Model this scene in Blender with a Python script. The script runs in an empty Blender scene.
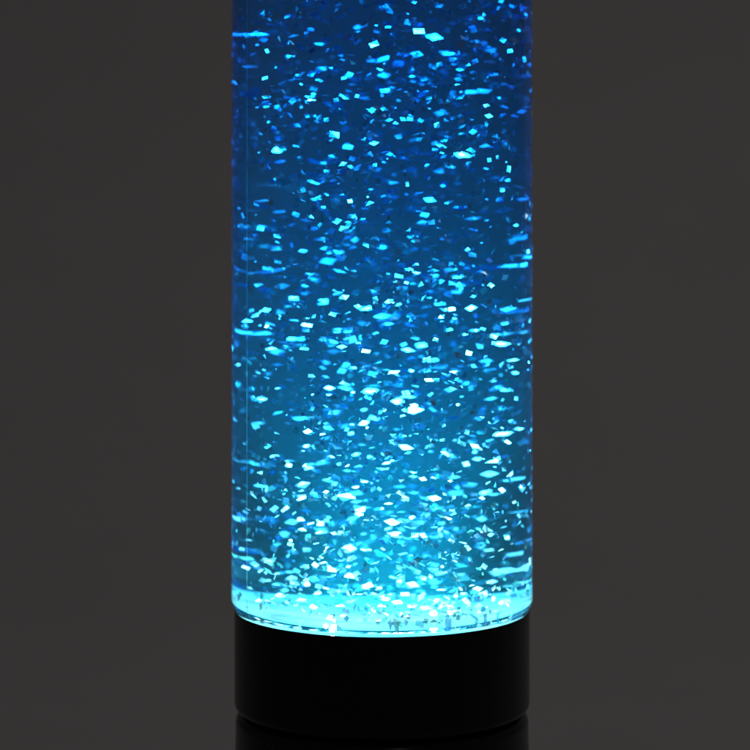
import bpy, bmesh, math, random
import numpy as np
from mathutils import Vector, Matrix, noise

random.seed(11)
sc = bpy.context.scene
COL = sc.collection
PI = math.pi

# ------------------------------------------------------------------ measures (metres)
R = 0.04                 # outer radius of the glass
RI = 0.0378              # radius of the liquid column
NG = 1.42                # refractive index of glass and filling
D = 0.80                 # camera to lamp axis
FPX = 3006.0             # focal length in pixels of a 750 px frame
RIM = 0.170              # height of the collar's upper edge
YH = 38.0                # horizon row in the photograph
CAMZ = RIM + (608 - YH) * D / FPX
CX = -7 * D / FPX
MM = 0.001
TOP = CAMZ + 0.060       # top of the glass
FLOORZ = RIM + 0.0007    # lit bottom of the liquid


# ------------------------------------------------------------------ helpers
def link(name, bm, mats, parent=None, smooth=True):
    me = bpy.data.meshes.new(name)
    bm.normal_update()
    bm.to_mesh(me)
    bm.free()
    if smooth:
        for p in me.polygons:
            p.use_smooth = True
    for m in (mats if isinstance(mats, (list, tuple)) else [mats]):
        me.materials.append(m)
    o = bpy.data.objects.new(name, me)
    COL.objects.link(o)
    if parent is not None:
        o.parent = parent
    return o


def lathe(bm, prof, seg=192):
    """surface of revolution about z; profile runs from bottom to top, radius 0 allowed"""
    rings = []
    for r, z in prof:
        if r < 1e-9:
            rings.append([bm.verts.new((0, 0, z))])
        else:
            rings.append([bm.verts.new((r * math.cos(2 * PI * k / seg), r * math.sin(2 * PI * k / seg), z))
                          for k in range(seg)])
    for a, b in zip(rings[:-1], rings[1:]):
        for k in range(seg):
            j = (k + 1) % seg
            if len(a) == 1 and len(b) == 1:
                continue
            if len(a) == 1:
                bm.faces.new((a[0], b[j], b[k]))
            elif len(b) == 1:
                bm.faces.new((a[k], a[j], b[0]))
            else:
                bm.faces.new((a[k], a[j], b[j], b[k]))
    return bm


def fillet(cx, cz, r, a0, a1, n=8):
    return [(cx + r * math.cos(math.radians(a0 + (a1 - a0) * i / n)),
             cz + r * math.sin(math.radians(a0 + (a1 - a0) * i / n))) for i in range(n + 1)]


def mat(name):
    m = bpy.data.materials.new(name)
    m.use_nodes = True
    nt = m.node_tree
    nt.nodes.clear()
    out = nt.nodes.new('ShaderNodeOutputMaterial')
    return m, nt, out


def principled(nt, **kw):
    p = nt.nodes.new('ShaderNodeBsdfPrincipled')
    for k, v in kw.items():
        p.inputs[k.replace('_', ' ')].default_value = v
    return p


# ------------------------------------------------------------------ materials
LIGHT = (0.46, 0.95, 1.0)

m_glass, nt, out = mat('clear_glass')
p = principled(nt, Base_Color=(1, 1, 1, 1), Roughness=0.0, IOR=NG, Transmission_Weight=1.0)
nt.links.new(p.outputs[0], out.inputs['Surface'])

SIG_A = (31.0, 8.8, 0.8)      # absorption per metre of the blue filling
SIG_S = 0.95
m_liquid, nt, out = mat('blue_liquid')
tr = nt.nodes.new('ShaderNodeBsdfTransparent')
nt.links.new(tr.outputs[0], out.inputs['Surface'])
va = nt.nodes.new('ShaderNodeVolumeAbsorption')
va.inputs['Density'].default_value = SIG_A[0]
va.inputs['Color'].default_value = (0, 1 - SIG_A[1] / SIG_A[0], 1 - SIG_A[2] / SIG_A[0], 1)
vs = nt.nodes.new('ShaderNodeVolumeScatter')
vs.inputs['Density'].default_value = SIG_S
vs.inputs['Color'].default_value = (0.04, 0.92, 1.0, 1)
vs.inputs['Anisotropy'].default_value = 0.0
ad = nt.nodes.new('ShaderNodeAddShader')
nt.links.new(va.outputs[0], ad.inputs[0])
nt.links.new(vs.outputs[0], ad.inputs[1])
nt.links.new(ad.outputs[0], out.inputs['Volume'])


def flake_mat(name, col, rough, metal, clear):
    m, nt, out = mat(name)
    p = principled(nt, Base_Color=(*col, 1), Roughness=rough, Metallic=metal)
    if clear > 0:
        t = nt.nodes.new('ShaderNodeBsdfTransparent')
        t.inputs[0].default_value = (0.75, 0.97, 0.95, 1)
        mx = nt.nodes.new('ShaderNodeMixShader')
        mx.inputs[0].default_value = clear
        nt.links.new(p.outputs[0], mx.inputs[1])
        nt.links.new(t.outputs[0], mx.inputs[2])
        nt.links.new(mx.outputs[0], out.inputs['Surface'])
    else:
        nt.links.new(p.outputs[0], out.inputs['Surface'])
    return m


m_flake = [
    flake_mat('silver_flake', (0.95, 0.76, 0.70), 0.11, 1.0, 0.22),
    flake_mat('satin_flake', (0.90, 0.68, 0.66), 0.28, 0.9, 0.22),
    flake_mat('teal_film_flake', (0.40, 0.75, 0.62), 0.25, 0.7, 0.5),
    flake_mat('blue_flake', (0.42, 0.50, 0.72), 0.32, 0.9, 0.15),
]


def emitter(name, col, strength, var=0.0, scale=60):
    m, nt, out = mat(name)
    e = nt.nodes.new('ShaderNodeEmission')
    e.inputs['Color'].default_value = (*col, 1)
    e.inputs['Strength'].default_value = strength
    if var:
        tc = nt.nodes.new('ShaderNodeTexCoord')
        nz = nt.nodes.new('ShaderNodeTexNoise')
        nz.inputs['Scale'].default_value = scale
        nz.inputs['Detail'].default_value = 3
        mr = nt.nodes.new('ShaderNodeMapRange')
        mr.inputs['From Min'].default_value = 0.3
        mr.inputs['From Max'].default_value = 0.7
        mr.inputs['To Min'].default_value = strength * (1 - var)
        mr.inputs['To Max'].default_value = strength * (1 + var)
        nt.links.new(tc.outputs['Object'], nz.inputs['Vector'])
        nt.links.new(nz.outputs['Fac'], mr.inputs['Value'])
        vl = nt.nodes.new('ShaderNodeVectorMath')
        vl.operation = 'LENGTH'
        rr = nt.nodes.new('ShaderNodeMapRange')
        rr.inputs['From Min'].default_value = 0.17
        rr.inputs['From Max'].default_value = 0.176
        rr.inputs['To Min'].default_value = 1.25
        rr.inputs['To Max'].default_value = 0.75
        ml = nt.nodes.new('ShaderNodeMath')
        ml.operation = 'MULTIPLY'
        nt.links.new(tc.outputs['Object'], vl.inputs[0])
        nt.links.new(vl.outputs['Value'], rr.inputs['Value'])
        nt.links.new(mr.outputs[0], ml.inputs[0])
        nt.links.new(rr.outputs[0], ml.inputs[1])
        nt.links.new(ml.outputs[0], e.inputs['Strength'])
    nt.links.new(e.outputs[0], out.inputs['Surface'])
    return m


m_diff = emitter('lit_diffuser', (0.27, 0.92, 0.98), 1.7, 0.4, 110)
m_led = emitter('lit_led', LIGHT, 2600.0)

m_black, nt, out = mat('black_lacquer')
p = principled(nt, Base_Color=(0.011, 0.0105, 0.010, 1), Roughness=0.22)
p.inputs['Specular IOR Level'].default_value = 0.28
p.inputs['Coat Weight'].default_value = 0.05
p.inputs['Coat Roughness'].default_value = 0.08
tc = nt.nodes.new('ShaderNodeTexCoord')
nz = nt.nodes.new('ShaderNodeTexNoise')
nz.inputs['Scale'].default_value = 900
mr = nt.nodes.new('ShaderNodeMapRange')
mr.inputs['To Min'].default_value = 0.16
mr.inputs['To Max'].default_value = 0.34
nt.links.new(tc.outputs['Object'], nz.inputs['Vector'])
nt.links.new(nz.outputs['Fac'], mr.inputs['Value'])
nt.links.new(mr.outputs[0], p.inputs['Roughness'])
nt.links.new(p.outputs[0], out.inputs['Surface'])

m_seam, nt, out = mat('glass_seam')
p = nt.nodes.new('ShaderNodeBsdfTranslucent')
p.inputs[0].default_value = (0.8, 0.9, 0.95, 1)
nt.links.new(p.outputs[0], out.inputs['Surface'])

m_back, nt, out = mat('grey_backdrop')
tc = nt.nodes.new('ShaderNodeTexCoord')
nz = nt.nodes.new('ShaderNodeTexNoise')
nz.inputs['Scale'].default_value = 900
nz.inputs['Detail'].default_value = 2
nz2 = nt.nodes.new('ShaderNodeTexNoise')
nz2.inputs['Scale'].default_value = 14
nz2.inputs['Detail'].default_value = 4
mx = nt.nodes.new('ShaderNodeMix')
mx.data_type = 'RGBA'
mx.inputs['A'].default_value = (0.070, 0.067, 0.065, 1)
mx.inputs['B'].default_value = (0.300, 0.286, 0.282, 1)
mm = nt.nodes.new('ShaderNodeMath')
mm.operation = 'MULTIPLY_ADD'
mm.inputs[1].default_value = 0.92
m2 = nt.nodes.new('ShaderNodeMath')
m2.operation = 'MULTIPLY'
m2.inputs[1].default_value = 0.08
nt.links.new(tc.outputs['Object'], nz.inputs['Vector'])
nt.links.new(tc.outputs['Object'], nz2.inputs['Vector'])
nt.links.new(nz2.outputs['Fac'], m2.inputs[0])
nt.links.new(nz.outputs['Fac'], mm.inputs[0])
nt.links.new(m2.outputs[0], mm.inputs[2])
nt.links.new(mm.outputs[0], mx.inputs['Factor'])
p = principled(nt, Roughness=0.9)
nt.links.new(mx.outputs['Result'], p.inputs['Base Color'])
nt.links.new(p.outputs[0], out.inputs['Surface'])

# ------------------------------------------------------------------ backdrop: table surface sweeping up into the wall
bm = bmesh.new()
prof = [(-1.2, 0.0), (0.9, 0.0)]
for i in range(1, 13):
    a = math.radians(90 * i / 12)
    prof.append((0.9 + 0.6 * math.sin(a), 0.6 - 0.6 * math.cos(a)))
prof.append((1.5, 2.2))
rows = []
for y, z in prof:
    rows.append([bm.verts.new((x, y, z)) for x in (-2.0, 2.0)])
for a, b in zip(rows[:-1], rows[1:]):
    bm.faces.new((a[0], a[1], b[1], b[0]))
back = link('backdrop', bm, m_back)
back['kind'] = 'structure'

# ------------------------------------------------------------------ the lamp
lamp = bpy.data.objects.new('glitter_lamp', None)
COL.objects.link(lamp)
lamp['label'] = 'glowing blue glitter lamp, clear cylinder of sparkling liquid on a glossy black base'
lamp['category'] = 'lamp'

RC = 0.03922     # collar radius
GZ = RIM - 0.0268  # groove height between collar and lower base

# glass body (solid outline, the filling sits inside it)
bm = bmesh.new()
prof = [(0, RIM - 0.0030), (0.0370, RIM - 0.0030), (0.0384, RIM - 0.0022)]
prof += fillet(R - 0.0040, RIM + 0.0032, 0.0040, -38, 0, 8)
prof += [(R, RIM + 0.0033), (R, RIM + 0.0036), (R, RIM + 0.08), (R, TOP - 0.0034), (R, TOP - 0.0031)]
prof += fillet(R - 0.003, TOP - 0.003, 0.003, 0, 90, 6)
prof += [(0, TOP)]
lathe(bm, prof, 256)
glass = link('glass_cylinder', bm, m_glass, lamp)

# filling
bm = bmesh.new()
prof = [(0, FLOORZ - 0.0004), (RI - 0.002, FLOORZ - 0.0004)] + fillet(RI - 0.002, FLOORZ + 0.0016, 0.002, -80, 0, 6)
prof += [(RI, FLOORZ + 0.002), (RI, TOP - 0.0062), (RI, TOP - 0.006), (RI - 0.0002, TOP - 0.0059), (0, TOP - 0.0059)]
lathe(bm, prof, 192)
liquid = link('blue_liquid', bm, m_liquid, lamp)

# lit bottom
bm = bmesh.new()
lathe(bm, [(0, FLOORZ - 0.0003 + 0.0006), (RI - 0.0028, FLOORZ + 0.0003), (RI - 0.0016, FLOORZ + 0.0000)], 128)
for f in bm.faces:
    if f.normal.z < 0:
        f.normal_flip()
diffuser = link('light_diffuser', bm, m_diff, lamp)
# ring of light under the glass wall
bm = bmesh.new()
lathe(bm, [(RI - 0.0002, RIM - 0.0004), (R - 0.0012, RIM - 0.0004)], 192)
ring = link('light_ring', bm, m_diff, lamp)

PX = D / FPX
LEDS = [(38 * PX, -0.006), (-47 * PX, -0.0345)]
LED_R = 0.0006
LZ = FLOORZ + 0.0004
BULB = (0.001, 0.002, FLOORZ + 0.0020)
for (x, y) in LEDS:
    bm = bmesh.new()
    lathe(bm, [(LED_R, 0.0), (LED_R, 0.0006)] + [(LED_R * math.cos(a), 0.0006 + LED_R * 0.8 * math.sin(a)) for a in
                                                 (0.3, 0.6, 0.9, 1.2)] + [(0, 0.0006 + LED_R * 0.8)], 20)
    o = link('led', bm, m_led, lamp)
    o.location = (x, y, LZ)

# black collar holding the glass
bm = bmesh.new()
prof = [(0.030, GZ + 0.0002)]
prof += [(RC - 0.0042, GZ)] + fillet(RC - 0.0024, GZ + 0.0024, 0.0024, -90, 0, 10)
prof += [(RC, GZ + 0.0026), (RC, GZ + 0.012), (RC, RIM - 0.0008), (RC, RIM - 0.0006)] + fillet(RC - 0.0005, RIM - 0.0005, 0.0005, 0, 90, 4)
prof += [(RC - 0.0010, RIM - 0.0004), (RC - 0.0014, RIM - 0.0034), (0.0, RIM - 0.0034)]
lathe(bm, prof, 256)
collar = link('collar', bm, m_black, lamp)

# lower base under the groove
bm = bmesh.new()
RB = 0.0389
prof = [(0, 0.0), (0.056, 0.0)] + fillet(0.056, 0.002, 0.002, -90, 20, 5)
prof += [(0.0545, 0.012), (0.047, 0.055), (0.0412, 0.100), (RB + 0.0003, GZ - 0.016), (RB, GZ - 0.006)]
prof += fillet(RB - 0.0026, GZ - 0.0030, 0.0026, 0, 90, 10)
prof += [(RB - 0.0060, GZ - 0.0006), (0.030, GZ + 0.0002)]
lathe(bm, prof, 256)
base = link('lamp_base', bm, m_black, lamp)

# cap closing the top of the cylinder
bm = bmesh.new()
prof = [(0, TOP + 0.0005), (RC, TOP + 0.0005), (RC, TOP + 0.024)] + fillet(RC - 0.003, TOP + 0.026, 0.003, 0, 90, 8) + [(0, TOP + 0.029)]
lathe(bm, prof, 128)
link('top_cap', bm, m_black, lamp)

# moulding seam: a fine vertical line in the front left of the glass
bm = bmesh.new()
sa = math.asin(0.885)
sx, sy = -math.sin(sa) * (R - 0.0007), -math.cos(sa) * (R - 0.0007)
for k in range(61):
    z = FLOORZ + 0.0012 + (TOP - 0.008 - FLOORZ) * k / 60
    w = 0.00005 + 0.00011 * abs(noise.noise(Vector((k * 0.37, 2, 1)))) + 0.00005 * random.random()
    ring_v = [bm.verts.new((sx + w * math.cos(a * PI / 3), sy + w * math.sin(a * PI / 3), z)) for a in range(6)]
    if k:
        for a in range(6):
            bm.faces.new((prev[a], prev[(a + 1) % 6], ring_v[(a + 1) % 6], ring_v[a]))
    prev = ring_v
link('glass_seam', bm, m_seam, lamp)

# ------------------------------------------------------------------ glitter
CAM = Vector((CX, -D, CAMZ))


def pixel_chord(px, py):
    """entry point, inside direction and length of the line of sight for a point of the picture"""
    d = Vector(((px - 375) / FPX, 1.0, -(py - YH) / FPX)).normalized()
    a = d.x ** 2 + d.y ** 2
    b = CAM.x * d.x + CAM.y * d.y
    c = CAM.x ** 2 + CAM.y ** 2 - R * R
    disc = b * b - a * c
    if disc <= 0:
        return None
    t = (-b - math.sqrt(disc)) / a
    P = CAM + d * t
    n = Vector((P.x, P.y, 0)).normalized()
    eta = 1 / NG
    ci = -n.dot(d)
    k = 1 - eta * eta * (1 - ci * ci)
    q = (d * eta + n * (eta * ci - math.sqrt(k))).normalized()
    L = -2 * (P.x * q.x + P.y * q.y) / (q.x ** 2 + q.y ** 2)
    return P, q, L


# eye-catching flakes: (x, y, front or wide/back, brightness class)
H = """374,44,f,2 372,110,f,3 357,96,f,3 336,100,f,2 321,69,w,2 357,27,w,2 277,150,w,3 344,78,f,2 350,74,f,2 265,78,f,2
262,12,f,1 267,51,f,2 374,143,f,2 348,147,w,2 343,164,f,3 323,163,w,2 265,97,f,1
419,31,f,3 434,37,w,3 384,75,w,3 429,98,f,3 470,92,w,2 482,91,w,2 462,155,w,3 462,154,f,3 403,119,f,3 410,119,f,3
437,125,f,2 441,113,w,1 490,49,w,1 510,51,f,2 503,40,f,2 468,65,f,2 448,53,w,1 439,6,w,1 388,27,f,2 440,145,f,3
489,116,f,1 383,59,w,1 261,228,w,3 337,221,f,3 326,248,w,2 260,312,f,3 373,291,f,3 307,325,w,3 323,302,w,2
344,297,f,3 333,314,f,2 260,333,w,2 278,352,w,1 346,365,w,3 350,201,f,3 365,308,w,2 328,261,w,1 303,251,w,2
366,351,f,2 350,340,w,1 276,248,w,1 507,309,w,3 501,344,w,3 515,373,w,3 511,360,w,2 421,345,w,3 408,350,w,2
416,338,w,3 440,304,w,3 452,309,f,3 471,308,w,2 399,276,f,3 491,285,f,3 507,266,w,2 398,401,w,3 413,410,w,3
399,402,f,3 414,405,f,3 429,380,f,3 469,353,f,3 389,301,f,2 383,316,w,2 434,276,w,1 456,292,w,1 525,300,w,1
483,329,f,1 394,372,f,2 458,276,w,1 525,332,w,1 306,465,f,3 346,497,w,3 355,493,w,3 358,508,w,3 322,530,w,3
364,423,w,3 373,418,w,2 323,434,f,2 307,550,w,2 332,550,f,3 323,554,f,2 350,548,w,2 262,486,w,2 259,423,w,1
303,485,w,1 292,522,w,2 284,534,w,2 366,520,f,3 301,498,w,1 326,492,f,2 375,563,f,2 285,509,f,2
406,447,w,3 518,429,w,2 508,442,f,3 434,478,f,3 423,479,f,2 451,481,f,3 434,498,w,3 445,494,f,3 456,493,w,2
403,500,f,3 392,522,w,3 394,516,f,3 441,516,f,3 448,518,f,2 467,516,f,3 482,519,w,2 445,531,f,3 456,529,w,3
417,539,f,3 477,459,w,2 491,461,w,2 489,474,w,1 516,479,w,2 398,562,f,3 421,524,f,2 488,550,w,2 480,545,w,1
516,554,w,1 389,504,f,3 502,490,f,2 519,516,f,2 502,434,w,1 475,446,f,2 443,452,f,2 482,417,f,2
342,371,w,3 370,391,w,3 371,391,f,3 374,418,w,3 329,388,w,2 345,388,w,2 350,340,w,1 256,565,f,3 296,585,f,3
412,585,w,2 455,575,f,3 463,577,w,3 290,572,w,2 275,577,f,2 430,570,f,2 500,572,w,2"""
heroes = []
led0 = Vector((LEDS[0][0], LEDS[0][1], LZ))
for tok in H.split():
    px, py, kind, br = tok.split(',')
    px, py, br = float(px), float(py), int(br)
    c = pixel_chord(px, py)
    if c is None:
        continue
    P, q, L = c
    margin = (R - RI + 0.0012)
    if kind == 'f':
        t = random.uniform(0.06, 0.28)
        size = random.uniform(1.3, 1.7) * MM
    else:
        t = random.uniform(0.62, 0.88)
        size = random.uniform(1.35, 1.85) * MM * (1 - ((px - 382) / 151) ** 2) ** 0.3
    t = max(t * L, margin)
    while True:
        pos = P + q * t
        if math.hypot(pos.x, pos.y) < RI - 0.0011 or t < L * 0.4:
            break
        t -= 0.0005
    if pos.z < FLOORZ + 0.004:
        continue
    lx, ly = BULB[:2]
    tl = (Vector((lx, ly, LZ)) - pos).normalized()
    n = (tl - q).normalized()
    j = {3: 0.012, 2: 0.10, 1: 0.22}[br]
    n = (n + Vector((random.gauss(0, j), random.gauss(0, j), random.gauss(0, j)))).normalized()
    heroes.append([pos, n, size, br, kind, q, P, Vector((lx, ly, LZ))])

hp = np.array([list(h[0]) for h in heroes])
ha = np.array([list(h[6]) for h in heroes])
hl = np.array([list(h[7]) for h in heroes])
hb = np.array([h[3] for h in heroes])


def seg_dist(p, a, b):
    ab = b - a
    t = np.clip(((p - a) * ab).sum(1) / (ab * ab).sum(1), 0, 1)
    return np.sqrt(((a + ab * t[:, None] - p) ** 2).sum(1))


def clear_of_heroes(pos):
    p = np.array(pos)
    if (seg_dist(p, ha, hp)[hb > 1] < 0.0010).any():
        return False
    if (seg_dist(p, hp, hl)[hb > 2] < 0.0009).any():
        return False
    return True


def flake(bm, pos, n, size, mi=0, thick=0.0):
    """one small foil lozenge, slightly creased"""
    up = Vector((random.gauss(0, 1), random.gauss(0, 1), random.gauss(0, 1)))
    u = n.cross(up).normalized()
    v = n.cross(u).normalized()
    a = size * 0.5 * random.uniform(0.85, 1.15)
    b = a * random.choice([1.0, 1.0, 0.9, 0.75, 0.6, 1.25])
    sk = random.uniform(-0.35, 0.35)
    cr = size * random.uniform(-0.07, 0.07)
    pts = [(-a, -b), (a, -b), (a, b), (-a, b)]
    if random.random() < 0.12:
        pts[2] = (a * 0.3, b)           # a broken corner
    vs = []
    for k, (x, y) in enumerate(pts):
        vs.append(pos + u * (x + sk * y) + v * y + n * (cr if k in (0, 2) else -cr))
    if thick == 0:
        w = [bm.verts.new(p_) for p_ in vs]
        f1 = bm.faces.new((w[0], w[1], w[2]))
        f2 = bm.faces.new((w[0], w[2], w[3]))
        f1.material_index = f2.material_index = mi
    else:
        w = [bm.verts.new(p_ - n * thick / 2) for p_ in vs]
        x = [bm.verts.new(p_ + n * thick / 2) for p_ in vs]
        for tri in ((0, 1, 2), (0, 2, 3)):
            bm.faces.new([x[i] for i in tri]).material_index = mi
            bm.faces.new([w[i] for i in reversed(tri)]).material_index = mi
        for i in range(4):
            k = (i + 1) % 4
            bm.faces.new((w[i], w[k], x[k], x[i])).material_index = mi


# the hundred that show largest are separate parts, the rest one mass of glitter
order = sorted(range(len(heroes)), key=lambda i: -heroes[i][3])
single = set(order[:100])
rest = bmesh.new()
for i, h in enumerate(heroes):
    pos, n, size, br = h[:4]
    mi = 0 if br == 3 else random.choice((0, 1, 1))
    if i in single:
        bm = bmesh.new()
        flake(bm, Vector((0, 0, 0)), n, size, 0, 0.00006)
        o = link('glitter_flake', bm, m_flake[mi], lamp, smooth=False)
        o.location = pos
    else:
        flake(rest, pos, n, size, mi)

N = 7200
count = 0
while count < N:
    r = (RI - 0.0010) * math.sqrt(random.random())
    a = random.uniform(0, 2 * PI)
    x, y = r * math.cos(a), r * math.sin(a)
    h = random.random() ** 1.12
    z = FLOORZ + 0.0015 + h * (TOP - 0.008 - FLOORZ)
    cl = noise.noise(Vector((x, y, z * 1.3)) * 75) * 0.5 + noise.noise(Vector((x + 3, y, z)) * 190) * 0.45
    if random.random() > (0.36 + cl * 2.0) * (1.0 if r < 0.8 * RI else 0.6):
        continue
    # the slow outer left of the column carries little glitter
    if x < -0.026 and y > -0.014 and random.random() < 0.9:
        continue
    pos = Vector((x, y, z))
    if not clear_of_heroes(pos):
        continue
    # drifting flakes tend to lie flat-ish
    n = Vector((random.gauss(0, 1), random.gauss(0, 1), random.gauss(0, 1))).normalized()
    size = random.choice((0.7, 0.95, 1.2, 1.4, 1.5)) * random.uniform(0.8, 1.1) * MM
    mi = random.choices((0, 1, 2, 3), (3, 5, 3, 4))[0]
    if z < FLOORZ + 0.012 and random.random() < 0.4:
        mi = 2
    flake(rest, pos, n, size, mi)
    count += 1
# flakes settled and tumbling just above the lit bottom
for i in range(230):
    r_ = (RI - 0.0022) * math.sqrt(random.random())
    a = random.uniform(0, 2 * PI)
    x, y = r_ * math.cos(a), r_ * math.sin(a)
    if noise.noise(Vector((x * 120, y * 120, 4))) < random.uniform(-0.5, 0.3):
        continue
    if any(math.hypot(x - lx, y - ly) < 0.0022 for lx, ly in LEDS):
        continue
    z = FLOORZ + 0.0011 + abs(random.gauss(0, 0.0022))
    n = Vector((random.gauss(0, 0.8), random.gauss(0, 0.8), 1)).normalized()
    flake(rest, Vector((x, y, z)), n, random.uniform(1.1, 1.7) * MM, random.choice((0, 1, 2, 2, 2)))
for lx, ly in LEDS + [(82 * PX, -0.018), (60 * PX, -0.024), (15 * PX, -0.028)]:
    for k in range(14):
        a, q_ = random.uniform(0, 2 * PI), abs(random.gauss(0, 0.0022)) + 0.0009
        x, y = lx + q_ * 1.5 * math.cos(a), ly + q_ * math.sin(a)
        if math.hypot(x, y) > RI - 0.0015:
            continue
        n = Vector((random.gauss(0, 0.4), random.gauss(-0.9, 0.4), random.gauss(0.2, 0.4))).normalized()
        flake(rest, Vector((x, y, FLOORZ + 0.0012 + abs(random.gauss(0, 0.0018)))), n, random.uniform(0.9, 1.6) * MM,
              random.choice((0, 1, 1, 2)))
g = link('glitter', rest, m_flake, lamp, smooth=False)
g['kind'] = 'stuff'

# ------------------------------------------------------------------ camera
cam = bpy.data.cameras.new('camera')
co = bpy.data.objects.new('camera', cam)
COL.objects.link(co)
co.location = CAM
co.rotation_euler = (math.radians(90), 0, 0)
cam.sensor_width = 36
cam.lens = FPX / 750 * 36
cam.shift_y = -(375 - YH) / 750
cam.clip_start = 0.01
cam.clip_end = 50
cam.dof.use_dof = True
cam.dof.focus_distance = D - R * 0.86
cam.dof.aperture_fstop = cam.lens * 0.001 / 0.0125
sc.camera = co


# ------------------------------------------------------------------ light
def area(name, loc, target, size, power, col=(1, 0.98, 0.97)):
    l = bpy.data.lights.new(name, 'AREA')
    l.shape = 'RECTANGLE'
    l.size, l.size_y = size
    l.energy = power
    l.color = col
    o = bpy.data.objects.new(name, l)
    COL.objects.link(o)
    o.location = loc
    o.rotation_euler = (Vector(target) - Vector(loc)).to_track_quat('-Z', 'Y').to_euler()
    return o


area('softbox', (0.45, 0.35, 2.1), (0.4, 1.3, -0.3), (1.6, 0.7), 8.6)
area('key_lamp', (0.22, -0.75, 0.95), (0, 0, 0.14), (0.06, 0.06), 0.07)

def bulb(name, angle, power, radius):
    l = bpy.data.lights.new(name, 'AREA')
    l.shape = 'DISK'
    l.size = radius * 2
    l.spread = math.radians(angle)
    l.energy = power
    l.color = LIGHT
    o = bpy.data.objects.new(name, l)
    COL.objects.link(o)
    o.location = BULB
    o.rotation_euler = (PI, 0, 0)


bulb('narrow_bulb', 80, 0.215, 0.014)
bulb('wide_bulb', 165, 0.10, 0.032)

w = bpy.data.worlds.new('World')
sc.world = w
w.use_nodes = True
w.node_tree.nodes['Background'].inputs[0].default_value = (0.9, 0.95, 1, 1)
w.node_tree.nodes['Background'].inputs[1].default_value = 0.022

# ------------------------------------------------------------------ render settings
sc.view_settings.view_transform = 'Standard'
sc.view_settings.look = 'None'
sc.view_settings.exposure = 0
sc.view_settings.gamma = 1
cy = sc.cycles
cy.max_bounces = 14
cy.transmission_bounces = 10
cy.glossy_bounces = 4
cy.diffuse_bounces = 3
cy.volume_bounces = 1
cy.transparent_max_bounces = 24
cy.caustics_reflective = False
cy.caustics_refractive = False
cy.sample_clamp_indirect = 400
cy.sample_clamp_direct = 0
cy.use_denoising = True
cy.use_adaptive_sampling = False
